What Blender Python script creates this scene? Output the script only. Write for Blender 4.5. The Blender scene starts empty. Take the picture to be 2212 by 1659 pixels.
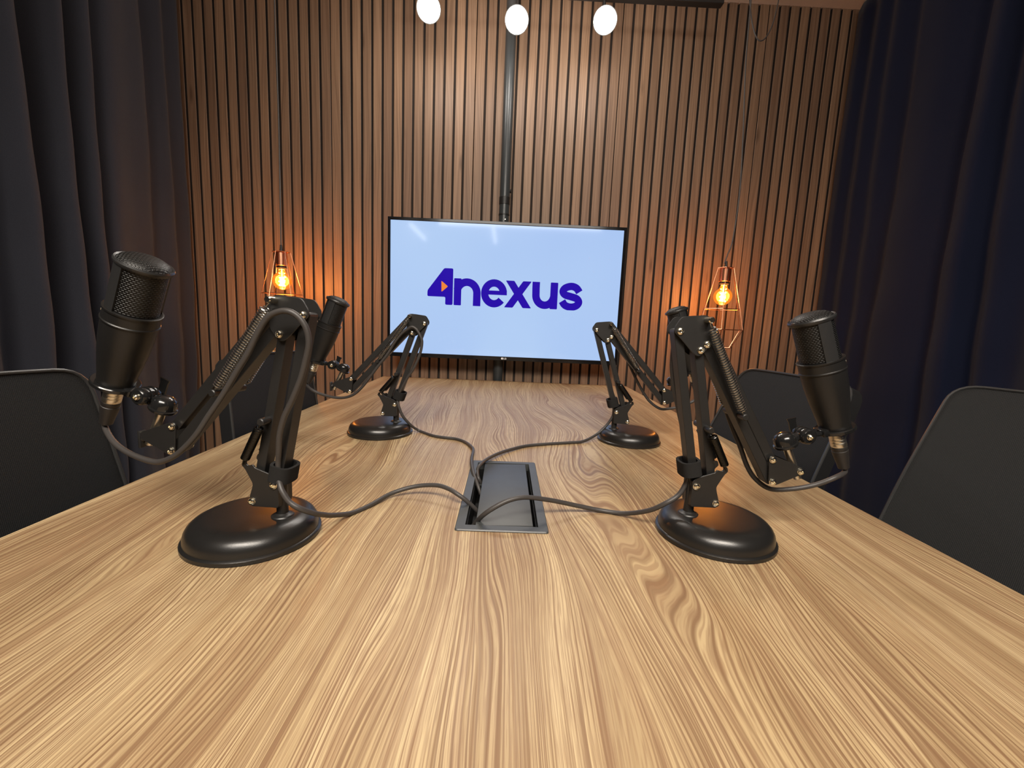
import bpy, bmesh, math, random
from mathutils import Vector, Matrix
random.seed(4)
PI = math.pi
V = Vector
sc = bpy.context.scene
COL = sc.collection

# ------------------------------------------------------------------ camera
cam_data = bpy.data.cameras.new('camera')
cam_data.sensor_fit = 'HORIZONTAL'
cam_data.sensor_width = 36.0
cam_data.lens = 936.45 / 2212 * 36.0
cam_data.clip_start = 0.01
cam = bpy.data.objects.new('camera', cam_data)
COL.objects.link(cam)
right = V((0.999019, -0.011030, 0.042877))
up = V((-0.040960, 0.137303, 0.989682))
fwd = V((0.016804, 0.990468, -0.136717))
m = Matrix((right, up, -fwd)).transposed().to_4x4()
m.translation = V((0, 0, 1.0312))
cam.matrix_world = m
sc.camera = cam

# ------------------------------------------------------------------ world, view
w = bpy.data.worlds.new('world')
sc.world = w
w.use_nodes = True
w.node_tree.nodes['Background'].inputs[0].default_value = (0.9, 0.93, 1.0, 1)
w.node_tree.nodes['Background'].inputs[1].default_value = 0.05
vs = sc.view_settings
vs.view_transform = 'Standard'
vs.look = 'None'
vs.exposure = 0.0
vs.gamma = 1.0
vs.use_curve_mapping = False


def area_light(name, loc, target, sx, sy, power, color, spread=180):
    l = bpy.data.lights.new(name, 'AREA')
    l.shape = 'RECTANGLE'
    l.size = sx
    l.size_y = sy
    l.energy = power
    l.color = color
    o = bpy.data.objects.new(name, l)
    COL.objects.link(o)
    l.spread = math.radians(spread)
    o.location = loc
    o.rotation_euler = (V(target) - V(loc)).to_track_quat('-Z', 'Y').to_euler()
    return o


# ceiling lights of the room behind the camera
SPOT_W = 8.0
HALO_W = 5.0
BULB_W = 5.5
area_light('ceiling_light_front', (0.0, -0.7, 2.5), (0, 0.5, 0.75), 1.6, 0.6, 38, (1.0, 0.9, 0.78), 105)
area_light('ceiling_light_rear', (0.1, -1.15, 2.5), (0, 1.2, 0.9), 2.0, 0.7, 36, (1.0, 0.93, 0.85))


# ------------------------------------------------------------------ helpers
def add(name, bm, mat, parent=None, smooth=True, angle=35):
    """link one mesh object made from a bmesh"""
    bmesh.ops.recalc_face_normals(bm, faces=bm.faces[:])
    me = bpy.data.meshes.new(name)
    bm.to_mesh(me)
    bm.free()
    if smooth:
        me.polygons.foreach_set('use_smooth', [True] * len(me.polygons))
        me.set_sharp_from_angle(angle=math.radians(angle))
    if mat:
        me.materials.append(mat)
    o = bpy.data.objects.new(name, me)
    COL.objects.link(o)
    if parent:
        o.parent = parent
        o.matrix_parent_inverse = parent.matrix_world.inverted()
    return o


def tag(o, label, cat=None, group=None, kind=None):
    o['label'] = label
    if cat:
        o['category'] = cat
    if group:
        o['group'] = group
    if kind:
        o['kind'] = kind
    return o


def empty(name, loc, label, cat, group=None, rotz=0.0):
    o = bpy.data.objects.new(name, None)
    COL.objects.link(o)
    o.empty_display_size = 0.05
    o.location = loc
    o.rotation_euler = (0, 0, rotz)
    o.matrix_world = Matrix.Translation(V(loc)) @ Matrix.Rotation(rotz, 4, 'Z')
    return tag(o, label, cat, group)


def struct(o):
    o['kind'] = 'structure'
    return o


def box(bm, c, s, rot=None, bevel=0.0, seg=2):
    mat = Matrix.Translation(V(c))
    if rot is not None:
        mat = mat @ rot.to_4x4()
    r = bmesh.ops.create_cube(bm, size=1.0, matrix=mat @ Matrix.Diagonal((s[0], s[1], s[2], 1)))
    if bevel > 0:
        es = list({e for v in r['verts'] for e in v.link_edges})
        bmesh.ops.bevel(bm, geom=es, offset=bevel, segments=seg, affect='EDGES', profile=0.5)


def frame_of(d):
    d = d.normalized()
    a = V((0, 0, 1)) if abs(d.z) < 0.9 else V((1, 0, 0))
    x = a.cross(d).normalized()
    return x, d.cross(x).normalized()


def cyl(bm, a, b, r0, r1=None, n=20, caps=True, bev=0.0):
    """tapered cylinder from a to b; bev rounds the far rim"""
    a, b = V(a), V(b)
    r1 = r0 if r1 is None else r1
    L = (b - a).length
    prof = [(0, 0), (r0 - bev, 0), (r0, bev), (r1, L - bev), (r1 - bev, L), (0, L)] if bev else [(0, 0), (r0, 0), (r1, L), (0, L)]
    if not caps:
        prof = prof[1:-1]
    lathe(bm, prof, a, (b - a), n)


def lathe(bm, prof, origin, axis, n=32, ref=None, uv=False):
    """prof: list of (radius, height)"""
    origin = V(origin)
    d = V(axis).normalized()
    if ref is None:
        x, y = frame_of(d)
    else:
        x = (V(ref) - d * V(ref).dot(d)).normalized()
        y = d.cross(x)
    rings = []
    for r, h in prof:
        if r < 1e-6:
            rings.append([bm.verts.new(origin + d * h)])
        else:
            rings.append([bm.verts.new(origin + d * h + (x * math.cos(t) + y * math.sin(t)) * r) for t in [2 * PI * i / n for i in range(n)]])
    lay = bm.loops.layers.uv.verify() if uv else None
    for k in range(len(rings) - 1):
        A, B = rings[k], rings[k + 1]
        for i in range(n):
            j = (i + 1) % n
            vs_ = []
            uvs = []
            for R_, ii, row in ((A, i, k), (A, j, k), (B, j, k + 1), (B, i, k + 1)):
                v_ = R_[0] if len(R_) == 1 else R_[ii]
                if v_ in vs_:
                    continue
                vs_.append(v_)
                uu = i / n if ii == i else (i + 1) / n
                uvs.append((uu, prof[row][1]))
            if len(vs_) >= 3:
                try:
                    f = bm.faces.new(vs_)
                except ValueError:
                    continue
                if uv:
                    for l_, q in zip(f.loops, uvs):
                        l_[lay].uv = q


def smooth_path(pts, sub=6):
    """Catmull-Rom through the points"""
    P = [V(p) for p in pts]
    out = []
    for i in range(len(P) - 1):
        p0 = P[max(i - 1, 0)]
        p1, p2 = P[i], P[i + 1]
        p3 = P[min(i + 2, len(P) - 1)]
        for k in range(sub):
            t = k / sub
            out.append(0.5 * ((2 * p1) + (p2 - p0) * t + (2 * p0 - 5 * p1 + 4 * p2 - p3) * t * t + (3 * p1 - p0 - 3 * p2 + p3) * t ** 3))
    out.append(P[-1])
    return out


def tube(bm, pts, r, n=8, caps=True, closed=False):
    P = [V(p) for p in pts]
    rings = []
    prev = None
    N = len(P)
    for i, p in enumerate(P):
        if closed:
            t = (P[(i + 1) % N] - P[i - 1]).normalized()
        else:
            t = (P[min(i + 1, N - 1)] - P[max(i - 1, 0)]).normalized()
        if prev is None:
            x, y = frame_of(t)
        else:
            x = (prev - t * prev.dot(t))
            x = x.normalized() if x.length > 1e-6 else frame_of(t)[0]
            y = t.cross(x)
        prev = x
        rr = r(i / (N - 1)) if callable(r) else r
        rings.append([bm.verts.new(p + (x * math.cos(a) + y * math.sin(a)) * rr) for a in [2 * PI * k / n for k in range(n)]])
    last = N if closed else N - 1
    for i in range(last):
        A, B = rings[i], rings[(i + 1) % N]
        for k in range(n):
            bm.faces.new((A[k], A[(k + 1) % n], B[(k + 1) % n], B[k]))
    if caps and not closed:
        bm.faces.new(rings[0][::-1])
        bm.faces.new(rings[-1])


def prism(bm, pts, off, bevel=0.0):
    """extrude a planar polygon (list of 3D points) by the vector off"""
    A = [bm.verts.new(V(p)) for p in pts]
    f = bm.faces.new(A)
    r = bmesh.ops.extrude_face_region(bm, geom=[f])
    vs_ = [g for g in r['geom'] if isinstance(g, bmesh.types.BMVert)]
    bmesh.ops.translate(bm, verts=vs_, vec=V(off))
    if bevel:
        es = [e for v_ in vs_ for e in v_.link_edges if e.other_vert(v_) in vs_]
        bmesh.ops.bevel(bm, geom=list(set(es)), offset=bevel, segments=1, affect='EDGES')


def round_poly(pts, r, n=4):
    """round the corners of a 2D polygon"""
    out = []
    N = len(pts)
    for i in range(N):
        p = V(pts[i]).to_2d() if len(pts[i]) > 2 else V((pts[i][0], pts[i][1]))
        a = V((pts[i - 1][0], pts[i - 1][1])) - p
        b = V((pts[(i + 1) % N][0], pts[(i + 1) % N][1])) - p
        rr = min(r, a.length * 0.45, b.length * 0.45)
        A = p + a.normalized() * rr
        B = p + b.normalized() * rr
        for k in range(n + 1):
            t = k / n
            q = A * (1 - t) ** 2 + p * 2 * t * (1 - t) + B * t * t
            out.append((q.x, q.y))
    return out


# ------------------------------------------------------------------ materials
class Mat:
    def __init__(s, name, color=(0.5, 0.5, 0.5), rough=0.5, metal=0.0, spec=None):
        s.m = bpy.data.materials.new(name)
        s.m.use_nodes = True
        s.t = s.m.node_tree
        s.b = s.t.nodes['Principled BSDF']
        s.set(color, rough, metal, spec)

    def set(s, color, rough, metal, spec=None):
        s.b.inputs['Base Color'].default_value = (*color, 1)
        s.b.inputs['Roughness'].default_value = rough
        s.b.inputs['Metallic'].default_value = metal
        if spec is not None:
            s.b.inputs['Specular IOR Level'].default_value = spec

    def n(s, typ, **kw):
        nd = s.t.nodes.new(typ)
        for k, v_ in kw.items():
            if hasattr(nd, k):
                setattr(nd, k, v_)
        return nd

    def l(s, a, b):
        s.t.links.new(a, b)

    def coord(s, kind='Object', scale=(1, 1, 1), src=None):
        mp = s.n('ShaderNodeMapping')
        mp.inputs['Scale'].default_value = scale
        if src is None:
            s.l(s.n('ShaderNodeTexCoord').outputs[kind], mp.inputs[0])
        else:
            s.l(src, mp.inputs[0])
        return mp.outputs[0]

    def noise(s, vec, scale, detail=2.0, rough=0.5):
        nd = s.n('ShaderNodeTexNoise')
        nd.inputs['Scale'].default_value = scale
        nd.inputs['Detail'].default_value = detail
        nd.inputs['Roughness'].default_value = rough
        s.l(vec, nd.inputs['Vector'])
        return nd.outputs['Fac']

    def math(s, op, a, b=None, c=None, clamp=False):
        nd = s.n('ShaderNodeMath')
        nd.operation = op
        nd.use_clamp = clamp
        for i, q in enumerate((a, b, c)):
            if q is None:
                continue
            if isinstance(q, (int, float)):
                nd.inputs[i].default_value = q
            else:
                s.l(q, nd.inputs[i])
        return nd.outputs[0]

    def ramp(s, fac, stops, interp='LINEAR'):
        nd = s.n('ShaderNodeValToRGB')
        cr = nd.color_ramp
        cr.interpolation = interp
        while len(cr.elements) < len(stops):
            cr.elements.new(0.5)
        for e, (p, c) in zip(cr.elements, stops):
            e.position = p
            e.color = (*c, 1) if len(c) == 3 else c
        s.l(fac, nd.inputs[0])
        return nd.outputs['Color']

    def mix(s, fac, a, b, mode='MIX'):
        nd = s.n('ShaderNodeMix')
        nd.data_type = 'RGBA'
        nd.blend_type = mode
        for i, q in ((0, fac), (6, a), (7, b)):
            if isinstance(q, (int, float)):
                nd.inputs[i].default_value = q
            elif isinstance(q, tuple):
                nd.inputs[i].default_value = (*q, 1)
            else:
                s.l(q, nd.inputs[i])
        return nd.outputs[2]

    def bump(s, h, strength=0.3, dist=0.001):
        nd = s.n('ShaderNodeBump')
        nd.inputs['Strength'].default_value = strength
        nd.inputs['Distance'].default_value = dist
        s.l(h, nd.inputs['Height'])
        s.l(nd.outputs[0], s.b.inputs['Normal'])


def metal_black(name, col, rough, grain=True, spec=0.5):
    k = Mat(name, col, rough, 0.0, spec)
    v_ = k.coord()
    nz = k.noise(v_, 900, 2)
    if grain:
        k.bump(nz, 0.25, 0.0003)
    r_ = k.math('MULTIPLY_ADD', k.noise(v_, 30, 3), 0.12, rough - 0.06)
    k.l(r_, k.b.inputs['Roughness'])
    return k.m


M_BLACK = metal_black('black_powder_coat', (0.012, 0.0115, 0.011), 0.42)
M_BASE = metal_black('black_satin_base', (0.011, 0.0105, 0.010), 0.30)
M_GLOSS = metal_black('black_gloss_plastic', (0.010, 0.010, 0.010), 0.16, False)
M_MIC = metal_black('black_mic_body', (0.011, 0.0105, 0.010), 0.38, True, 0.38)
M_RIM = metal_black('dark_grey_mic_frame', (0.019, 0.019, 0.019), 0.36)
M_RUBBER = metal_black('dark_grey_cable_rubber', (0.040, 0.036, 0.034), 0.48, False)
M_BOOT = metal_black('black_rubber_boot', (0.016, 0.014, 0.013), 0.5, False)


def simple_metal(name, col, rough):
    k = Mat(name, col, rough, 1.0)
    v_ = k.coord()
    k.l(k.math('MULTIPLY_ADD', k.noise(v_, 200, 2), 0.1, rough - 0.05), k.b.inputs['Roughness'])
    return k.m


M_CHROME = simple_metal('nickel_screw', (0.85, 0.80, 0.66), 0.18)
M_SPRING = simple_metal('steel_spring', (0.36, 0.35, 0.33), 0.30)
M_SPRINGB = simple_metal('black_spring', (0.06, 0.058, 0.055), 0.32)
M_NICKEL = simple_metal('satin_nickel_connector', (0.72, 0.66, 0.54), 0.32)
M_COPPER = simple_metal('brushed_copper', (0.80, 0.38, 0.22), 0.30)


def grille_mat():
    k = Mat('black_wire_grille', (0.01, 0.01, 0.01), 0.45, 0.3)
    uv = k.n('ShaderNodeTexCoord').outputs['UV']
    mp = k.n('ShaderNodeMapping')
    mp.inputs['Scale'].default_value = (1.0, 7.0, 1.0)
    k.l(uv, mp.inputs[0])
    br = k.n('ShaderNodeTexBrick')
    br.inputs['Scale'].default_value = 60.0
    br.inputs['Mortar Size'].default_value = 0.03
    br.inputs['Mortar Smooth'].default_value = 0.6
    br.inputs['Brick Width'].default_value = 1.6
    br.inputs['Row Height'].default_value = 1.0
    br.inputs['Color1'].default_value = (0.6, 0.6, 0.6, 1)
    br.inputs['Color2'].default_value = (1, 1, 1, 1)
    br.inputs['Mortar'].default_value = (0, 0, 0, 1)
    br.inputs['Mortar Size'].default_value = 0.44
    k.l(mp.outputs[0], br.inputs['Vector'])
    c = k.ramp(br.outputs['Color'], [(0.15, (0.003, 0.003, 0.003)), (0.9, (0.052, 0.052, 0.050))])
    k.l(c, k.b.inputs['Base Color'])
    k.bump(br.outputs['Color'], 0.9, 0.0007)
    return k.m


M_GRILLE = grille_mat()


def wood_table():
    k = Mat('oak_laminate', (0.5, 0.33, 0.19), 0.34)
    k.b.inputs['Specular IOR Level'].default_value = 0.36
    co = k.n('ShaderNodeTexCoord').outputs['Object']
    sep = k.n('ShaderNodeSeparateXYZ')
    k.l(co, sep.inputs[0])
    X, Y = sep.outputs[0], sep.outputs[1]
    # figure: contour field that gives long cathedral loops
    n1 = k.noise(k.coord(scale=(3.4, 0.75, 1), src=co), 1.0, 2.0, 0.45)
    n2 = k.noise(k.coord(scale=(11, 1.8, 1), src=co), 1.0, 2.0, 0.5)
    wx = k.math('ADD', X, k.math('ADD', k.math('MULTIPLY', k.math('SUBTRACT', n1, 0.5), 0.36), k.math('MULTIPLY', k.math('SUBTRACT', n2, 0.5), 0.035)))

    def streak(fx, fy, det=2.0, off=0.0, rough=0.55):
        cb = k.n('ShaderNodeCombineXYZ')
        k.l(k.math('MULTIPLY', wx, fx), cb.inputs[0])
        k.l(k.math('MULTIPLY_ADD', Y, fy, off), cb.inputs[1])
        return k.noise(cb.outputs[0], 1.0, det, rough)
    broad = streak(22, 0.6, 3.0)
    lines = streak(430, 2.6, 1.5, 7.0)
    lines2 = streak(95, 1.0, 1.0, 31.0)
    dark = k.ramp(lines, [(0.36, (1, 1, 1)), (0.46, (0.35, 0.35, 0.35)), (0.56, (0, 0, 0))])
    dark2 = k.ramp(lines2, [(0.36, (1, 1, 1)), (0.47, (0, 0, 0))])
    cb = k.n('ShaderNodeCombineXYZ')
    k.l(k.math('MULTIPLY', wx, 1300), cb.inputs[0])
    k.l(k.math('MULTIPLY', Y, 26), cb.inputs[1])
    pores = k.noise(cb.outputs[0], 1.0, 1.0)
    pore = k.ramp(pores, [(0.38, (1, 1, 1)), (0.52, (0, 0, 0))])
    rg = k.math('PINGPONG', k.math('ADD', k.math('MULTIPLY', wx, 235), k.math('MULTIPLY', lines2, 0.9)), 0.5)
    ring = k.ramp(rg, [(0.05, (1, 1, 1)), (0.22, (0, 0, 0))])
    rmask = k.ramp(streak(40, 1.3, 2.0, 55.0), [(0.38, (0.25, 0.25, 0.25)), (0.58, (1, 1, 1))])
    ring = k.math('MULTIPLY', ring, rmask)
    base = k.ramp(broad, [(0.30, (0.255, 0.176, 0.092)), (0.47, (0.400, 0.298, 0.162)), (0.68, (0.560, 0.442, 0.258))])
    c = k.mix(k.math('MULTIPLY', dark, 0.80), base, (0.150, 0.082, 0.042))
    c = k.mix(k.math('MULTIPLY', dark2, 0.38), c, (0.20, 0.11, 0.058))
    c = k.mix(k.math('MULTIPLY', ring, 0.85), c, (0.140, 0.076, 0.038))
    c = k.mix(k.math('MULTIPLY', pore, 0.50), c, (0.19, 0.108, 0.058))
    big = k.noise(k.coord(scale=(1.6, 0.6, 1), src=co), 1.0, 2.0)
    c = k.mix(k.math('MULTIPLY', big, 0.30), c, k.mix(0.5, c, (0.42, 0.24, 0.12)))
    k.l(c, k.b.inputs['Base Color'])
    k.bump(k.math('ADD', k.math('MULTIPLY', dark, -1.0), k.math('MULTIPLY', pore, -0.6)), 0.12, 0.0004)
    k.l(k.math('MULTIPLY_ADD', dark, 0.10, 0.38), k.b.inputs['Roughness'])
    return k.m


M_TABLE = wood_table()
PITCH = 0.04904


def wood_slat():
    k = Mat('walnut_slats', (0.2, 0.1, 0.05), 0.5)
    co = k.n('ShaderNodeTexCoord').outputs['Object']
    sep = k.n('ShaderNodeSeparateXYZ')
    k.l(co, sep.inputs[0])
    X, Z = sep.outputs[0], sep.outputs[2]
    idx = k.math('FLOOR', k.math('DIVIDE', k.math('ADD', X, SLAT0), PITCH))
    wn = k.n('ShaderNodeTexWhiteNoise')
    wn.noise_dimensions = '1D'
    k.l(idx, wn.inputs['W'])
    rnd = wn.outputs['Value']
    n1 = k.noise(k.coord(scale=(6, 1, 0.9), src=co), 1.0, 2.0)
    cb = k.n('ShaderNodeCombineXYZ')
    k.l(k.math('MULTIPLY', k.math('ADD', X, k.math('MULTIPLY', n1, 0.10)), 170), cb.inputs[0])
    k.l(k.math('MULTIPLY', rnd, 40), cb.inputs[1])
    k.l(k.math('MULTIPLY', Z, 2.2), cb.inputs[2])
    g = k.noise(cb.outputs[0], 1.0, 2.0, 0.6)
    base = k.ramp(g, [(0.3, (0.190, 0.112, 0.066)), (0.5, (0.262, 0.160, 0.096)), (0.7, (0.330, 0.210, 0.130))])
    tint = k.ramp(rnd, [(0.0, (0.78, 0.75, 0.75)), (0.5, (0.95, 0.95, 0.95)), (1.0, (1.10, 1.08, 1.05))])
    c = k.mix(1.0, base, tint, 'MULTIPLY')
    # small knots
    vo = k.n('ShaderNodeTexVoronoi')
    vo.inputs['Scale'].default_value = 1.0
    k.l(k.coord(scale=(9, 1, 1.9), src=co), vo.inputs['Vector'])
    kn = k.ramp(vo.outputs['Distance'], [(0.03, (1, 1, 1)), (0.10, (0, 0, 0))])
    c = k.mix(k.math('MULTIPLY', kn, 0.55), c, (0.055, 0.024, 0.012))
    k.l(c, k.b.inputs['Base Color'])
    k.bump(g, 0.15, 0.0006)
    return k.m


SLAT0 = 1.523


def fabric(name, c1, c2, scale=1400, rough=0.9, sheen=0.0):
    k = Mat(name, c1, rough, 0.0, 0.15)
    v_ = k.coord()
    nz = k.noise(v_, scale, 2, 0.7)
    lo = k.noise(v_, 3.0, 3)
    c = k.mix(nz, c1, c2)
    c = k.mix(k.math('MULTIPLY', lo, 0.4), c, tuple(q * 0.6 for q in c1))
    k.l(c, k.b.inputs['Base Color'])
    k.bump(nz, 0.35, 0.0006)
    if sheen:
        k.b.inputs['Sheen Weight'].default_value = sheen
        k.b.inputs['Sheen Roughness'].default_value = 0.5
    return k.m


M_CURT_L = fabric('curtain_cloth_painted_lit', (0.022, 0.024, 0.034), (0.058, 0.061, 0.076), 700, 0.9, 0.15)  # left cloth greyer and paler than the right: grazing light put into its colour
M_CURT_R = fabric('navy_curtain_cloth', (0.0045, 0.0072, 0.022), (0.010, 0.0150, 0.040), 700, 0.9, 0.1)


def mesh_fabric():
    k = Mat('black_mesh_fabric', (0.02, 0.02, 0.02), 0.75, 0.0, 0.3)
    uv = k.n('ShaderNodeTexCoord').outputs['UV']
    w1 = k.n('ShaderNodeTexWave')
    w1.inputs['Scale'].default_value = 80
    w1.inputs['Distortion'].default_value = 1.5
    w1.bands_direction = 'Y'
    k.l(uv, w1.inputs['Vector'])
    w2 = k.n('ShaderNodeTexWave')
    w2.inputs['Scale'].default_value = 70
    w2.inputs['Distortion'].default_value = 1.0
    w2.bands_direction = 'X'
    k.l(uv, w2.inputs['Vector'])
    h = k.math('MULTIPLY', w1.outputs['Fac'], w2.outputs['Fac'])
    k.l(k.ramp(h, [(0.1, (0.005, 0.005, 0.0055)), (0.8, (0.023, 0.0245, 0.0245))]), k.b.inputs['Base Color'])
    k.bump(h, 0.4, 0.0008)
    return k.m


M_MESH = mesh_fabric()
M_PIPING = metal_black('dark_piping', (0.03, 0.03, 0.03), 0.35, False)
M_SEAT = fabric('black_seat_cloth', (0.012, 0.012, 0.013), (0.03, 0.03, 0.03), 1200)


def emis(name, col, strength, base=(0.02, 0.02, 0.02), rough=0.3):
    k = Mat(name, base, rough)
    k.b.inputs['Emission Color'].default_value = (*col, 1)
    k.b.inputs['Emission Strength'].default_value = strength
    return k.m


def plaster(name, c, rough=0.85):
    k = Mat(name, c, rough)
    v_ = k.coord()
    nz = k.noise(v_, 60, 3)
    k.l(k.mix(k.math('MULTIPLY', nz, 0.25), c, tuple(q * 0.8 for q in c)), k.b.inputs['Base Color'])
    k.bump(nz, 0.15, 0.001)
    return k.m


# ------------------------------------------------------------------ room shell
M_SLAT = wood_slat()
M_WHITE = plaster('white_fitting_enamel', (0.7, 0.7, 0.68), 0.4)
M_CEIL = plaster('beige_ceiling_paint', (0.80, 0.68, 0.60))
M_WALL = plaster('grey_wall_paint', (0.22, 0.20, 0.19))
M_FLOOR = plaster('dark_carpet_floor', (0.06, 0.055, 0.05), 0.95)
WY = 2.25       # slat faces
CZ = 2.57       # ceiling
XW = 1.72
YR = -5.2

bm = bmesh.new()
box(bm, (0, (WY + 0.12 + YR) / 2, -0.05), (2 * XW + 0.2, WY + 0.12 - YR + 0.2, 0.1))
struct(add('floor', bm, M_FLOOR, smooth=False))
bm = bmesh.new()
box(bm, (0, (WY + 0.12 + YR) / 2, CZ + 0.05), (2 * XW + 0.2, WY + 0.12 - YR + 0.2, 0.1))
struct(add('ceiling', bm, M_CEIL, smooth=False))
for s, nm in ((-1, 'wall_left'), (1, 'wall_right')):
    bm = bmesh.new()
    box(bm, (s * (XW + 0.05), (WY + YR) / 2 + 0.1, CZ / 2), (0.1, WY - YR + 0.2, CZ))
    struct(add(nm, bm, M_WALL, smooth=False))
bm = bmesh.new()
box(bm, (0, YR - 0.05, CZ / 2), (2 * XW, 0.1, CZ))
struct(add('wall_front', bm, M_WALL, smooth=False))

# back wall: slats over a grooved panel, one mesh with real grooves
bm = bmesh.new()
gw, gd = 0.0106, 0.012
xs = []
n0 = -3
i = n0
prof = [(-XW, WY)]
while True:
    g = -SLAT0 + i * PITCH
    if g > XW - 0.03:
        break
    if g > -XW + 0.03:
        ww = 0.004 if i in (13, 27, 41, 55) else gw
        prof += [(g - ww / 2 - 0.001, WY), (g - ww / 2, WY + 0.001), (g - ww / 2, WY + gd), (g + ww / 2, WY + gd), (g + ww / 2, WY + 0.001), (g + ww / 2 + 0.001, WY)]
    i += 1
prof += [(XW, WY), (XW, WY + 0.1), (-XW, WY + 0.1)]
bot = [bm.verts.new((x, y, 0)) for x, y in prof]
top = [bm.verts.new((x, y, CZ)) for x, y in prof]
for a in range(len(prof)):
    b = (a + 1) % len(prof)
    bm.faces.new((bot[a], bot[b], top[b], top[a]))
wb = struct(add('wall_back', bm, M_SLAT, smooth=False))
M_FELT = fabric('black_felt_backing', (0.050, 0.040, 0.035), (0.065, 0.053, 0.046), 900, 0.95)
wb.data.materials.append(M_FELT)
for f_ in wb.data.polygons:
    if f_.center.y > WY + 0.006 and f_.center.y < WY + 0.05 and abs(f_.normal.z) < 0.5 and abs(f_.center.x) < XW - 0.01:
        f_.material_index = 1


# ------------------------------------------------------------------ curtains
def curtain(name, side, mat, folds, label, y0=-1.6, seed=1):
    """folds: (y, x) of ridges and hollows of the hem line; hangs from the ceiling"""
    rnd = random.Random(seed)
    pts = smooth_path([(x, y, 0) for y, x in folds], 14)
    bm = bmesh.new()
    nz = 46
    rows = []
    ph = [rnd.uniform(0, 6.28) for _ in range(6)]
    for k in range(nz + 1):
        z = 0.03 + (CZ - 0.05) * k / nz
        t = 1 - z / CZ
        row = []
        for j, p in enumerate(pts):
            dy = 0.018 * t * math.sin(p.y * 5 + ph[0] + z * 1.3)
            dx = side * (0.010 * t * math.sin(p.y * 23 + z * 2.0 + ph[1]) + 0.006 * math.sin(z * 3.1 + p.y * 9 + ph[2]) + 0.004 * t * math.sin(z * 17 + p.y * 13 + ph[3]))
            row.append(bm.verts.new((p.x + dx, p.y + dy * (1 if p.y < WY - 0.15 else 0), z)))
        rows.append(row)
    for k in range(nz):
        for j in range(len(pts) - 1):
            bm.faces.new((rows[k][j], rows[k][j + 1], rows[k + 1][j + 1], rows[k + 1][j]))
    o = add(name, bm, mat, angle=180)
    md = o.modifiers.new('thick', 'SOLIDIFY')
    md.thickness = 0.003
    return tag(o, label, 'curtain')


def fold_line(side, ridges, base=1.585, amp=0.045):
    out = []
    for y, a in ridges:
        out.append((y, side * (base - a * amp)))
    return out


lr = [(2.235, 0.0), (2.20, 0.35), (2.14, 0.1), (2.07, 0.75), (2.01, 0.05), (1.95, 0.7), (1.88, 0.75), (1.80, 0.85), (1.76, 0.1), (1.71, 0.95), (1.66, -0.3), (1.60, 1.25), (1.53, -0.4), (1.45, 1.2), (1.38, 0.1), (1.30, 1.1)]
yy = 1.22
kk = 0
rr_ = random.Random(9)
while yy > -1.2:
    lr.append((yy, (-0.2 if kk % 2 == 0 else 1.1) + rr_.uniform(-.2, .2)))
    yy -= rr_.uniform(0.05, 0.09)
    kk += 1
curtain('curtain', -1, M_CURT_L, fold_line(-1, lr, amp=0.062), 'dark cloth curtain with grazing light painted into its colour, hanging in deep folds left of the slatted wall', seed=2)
rr = [(2.235, 0.0), (2.17, 0.45), (2.12, 0.1), (2.06, 0.5), (2.01, 0.15), (1.95, 0.55), (1.88, 0.1), (1.82, 0.6), (1.72, 0.75), (1.64, 0.35), (1.60, 0.0), (1.56, 0.6), (1.51, 0.8), (1.47, -0.1), (1.41, 0.7)]
yy = 1.33
while yy > -1.2:
    rr.append((yy, (-0.1 if kk % 2 == 0 else 0.9) + rr_.uniform(-.25, .25)))
    yy -= rr_.uniform(0.05, 0.12)
    kk += 1
curtain('curtain', 1, M_CURT_R, fold_line(1, rr, amp=0.05), 'navy cloth curtain hanging in shallow folds right of the slatted wall', seed=5)
# ------------------------------------------------------------------ table
TZ = 0.75
bm = bmesh.new()
x0, x1, ya, yb = -0.599, 0.601, -0.30, 2.13
hx0, hx1, hy0, hy1 = -0.052, 0.060, 0.566, 0.850   # cut-out for the cable box
vt = {}
def gv(x, y, z):
    return bm.verts.new((x, y, z))
for z, flip in ((TZ, 0), (TZ - 0.035, 1)):
    O = [gv(x0, ya, z), gv(x1, ya, z), gv(x1, yb, z), gv(x0, yb, z)]
    I = [gv(hx0, hy0, z), gv(hx1, hy0, z), gv(hx1, hy1, z), gv(hx0, hy1, z)]
    vt[flip] = (O, I)
    for q in range(4):
        bm.faces.new((O[q], O[(q + 1) % 4], I[(q + 1) % 4], I[q]))
for q in range(4):
    r_ = (q + 1) % 4
    for w_ in (0, 1):
        bm.faces.new((vt[0][w_][q], vt[0][w_][r_], vt[1][w_][r_], vt[1][w_][q]))
tb = empty('meeting_table', (0, 0.915, 0), 'long oak-coloured laminate meeting table filling the foreground, reaching the slatted wall', 'table')
add('tabletop', bm, M_TABLE, tb, smooth=False)
for y in (0.05, 1.85):
    bm = bmesh.new()
    box(bm, (0, y, 0.3575), (0.9, 0.05, 0.715), bevel=0.004)
    add('leg_panel', bm, M_TABLE, tb, smooth=False)

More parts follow.
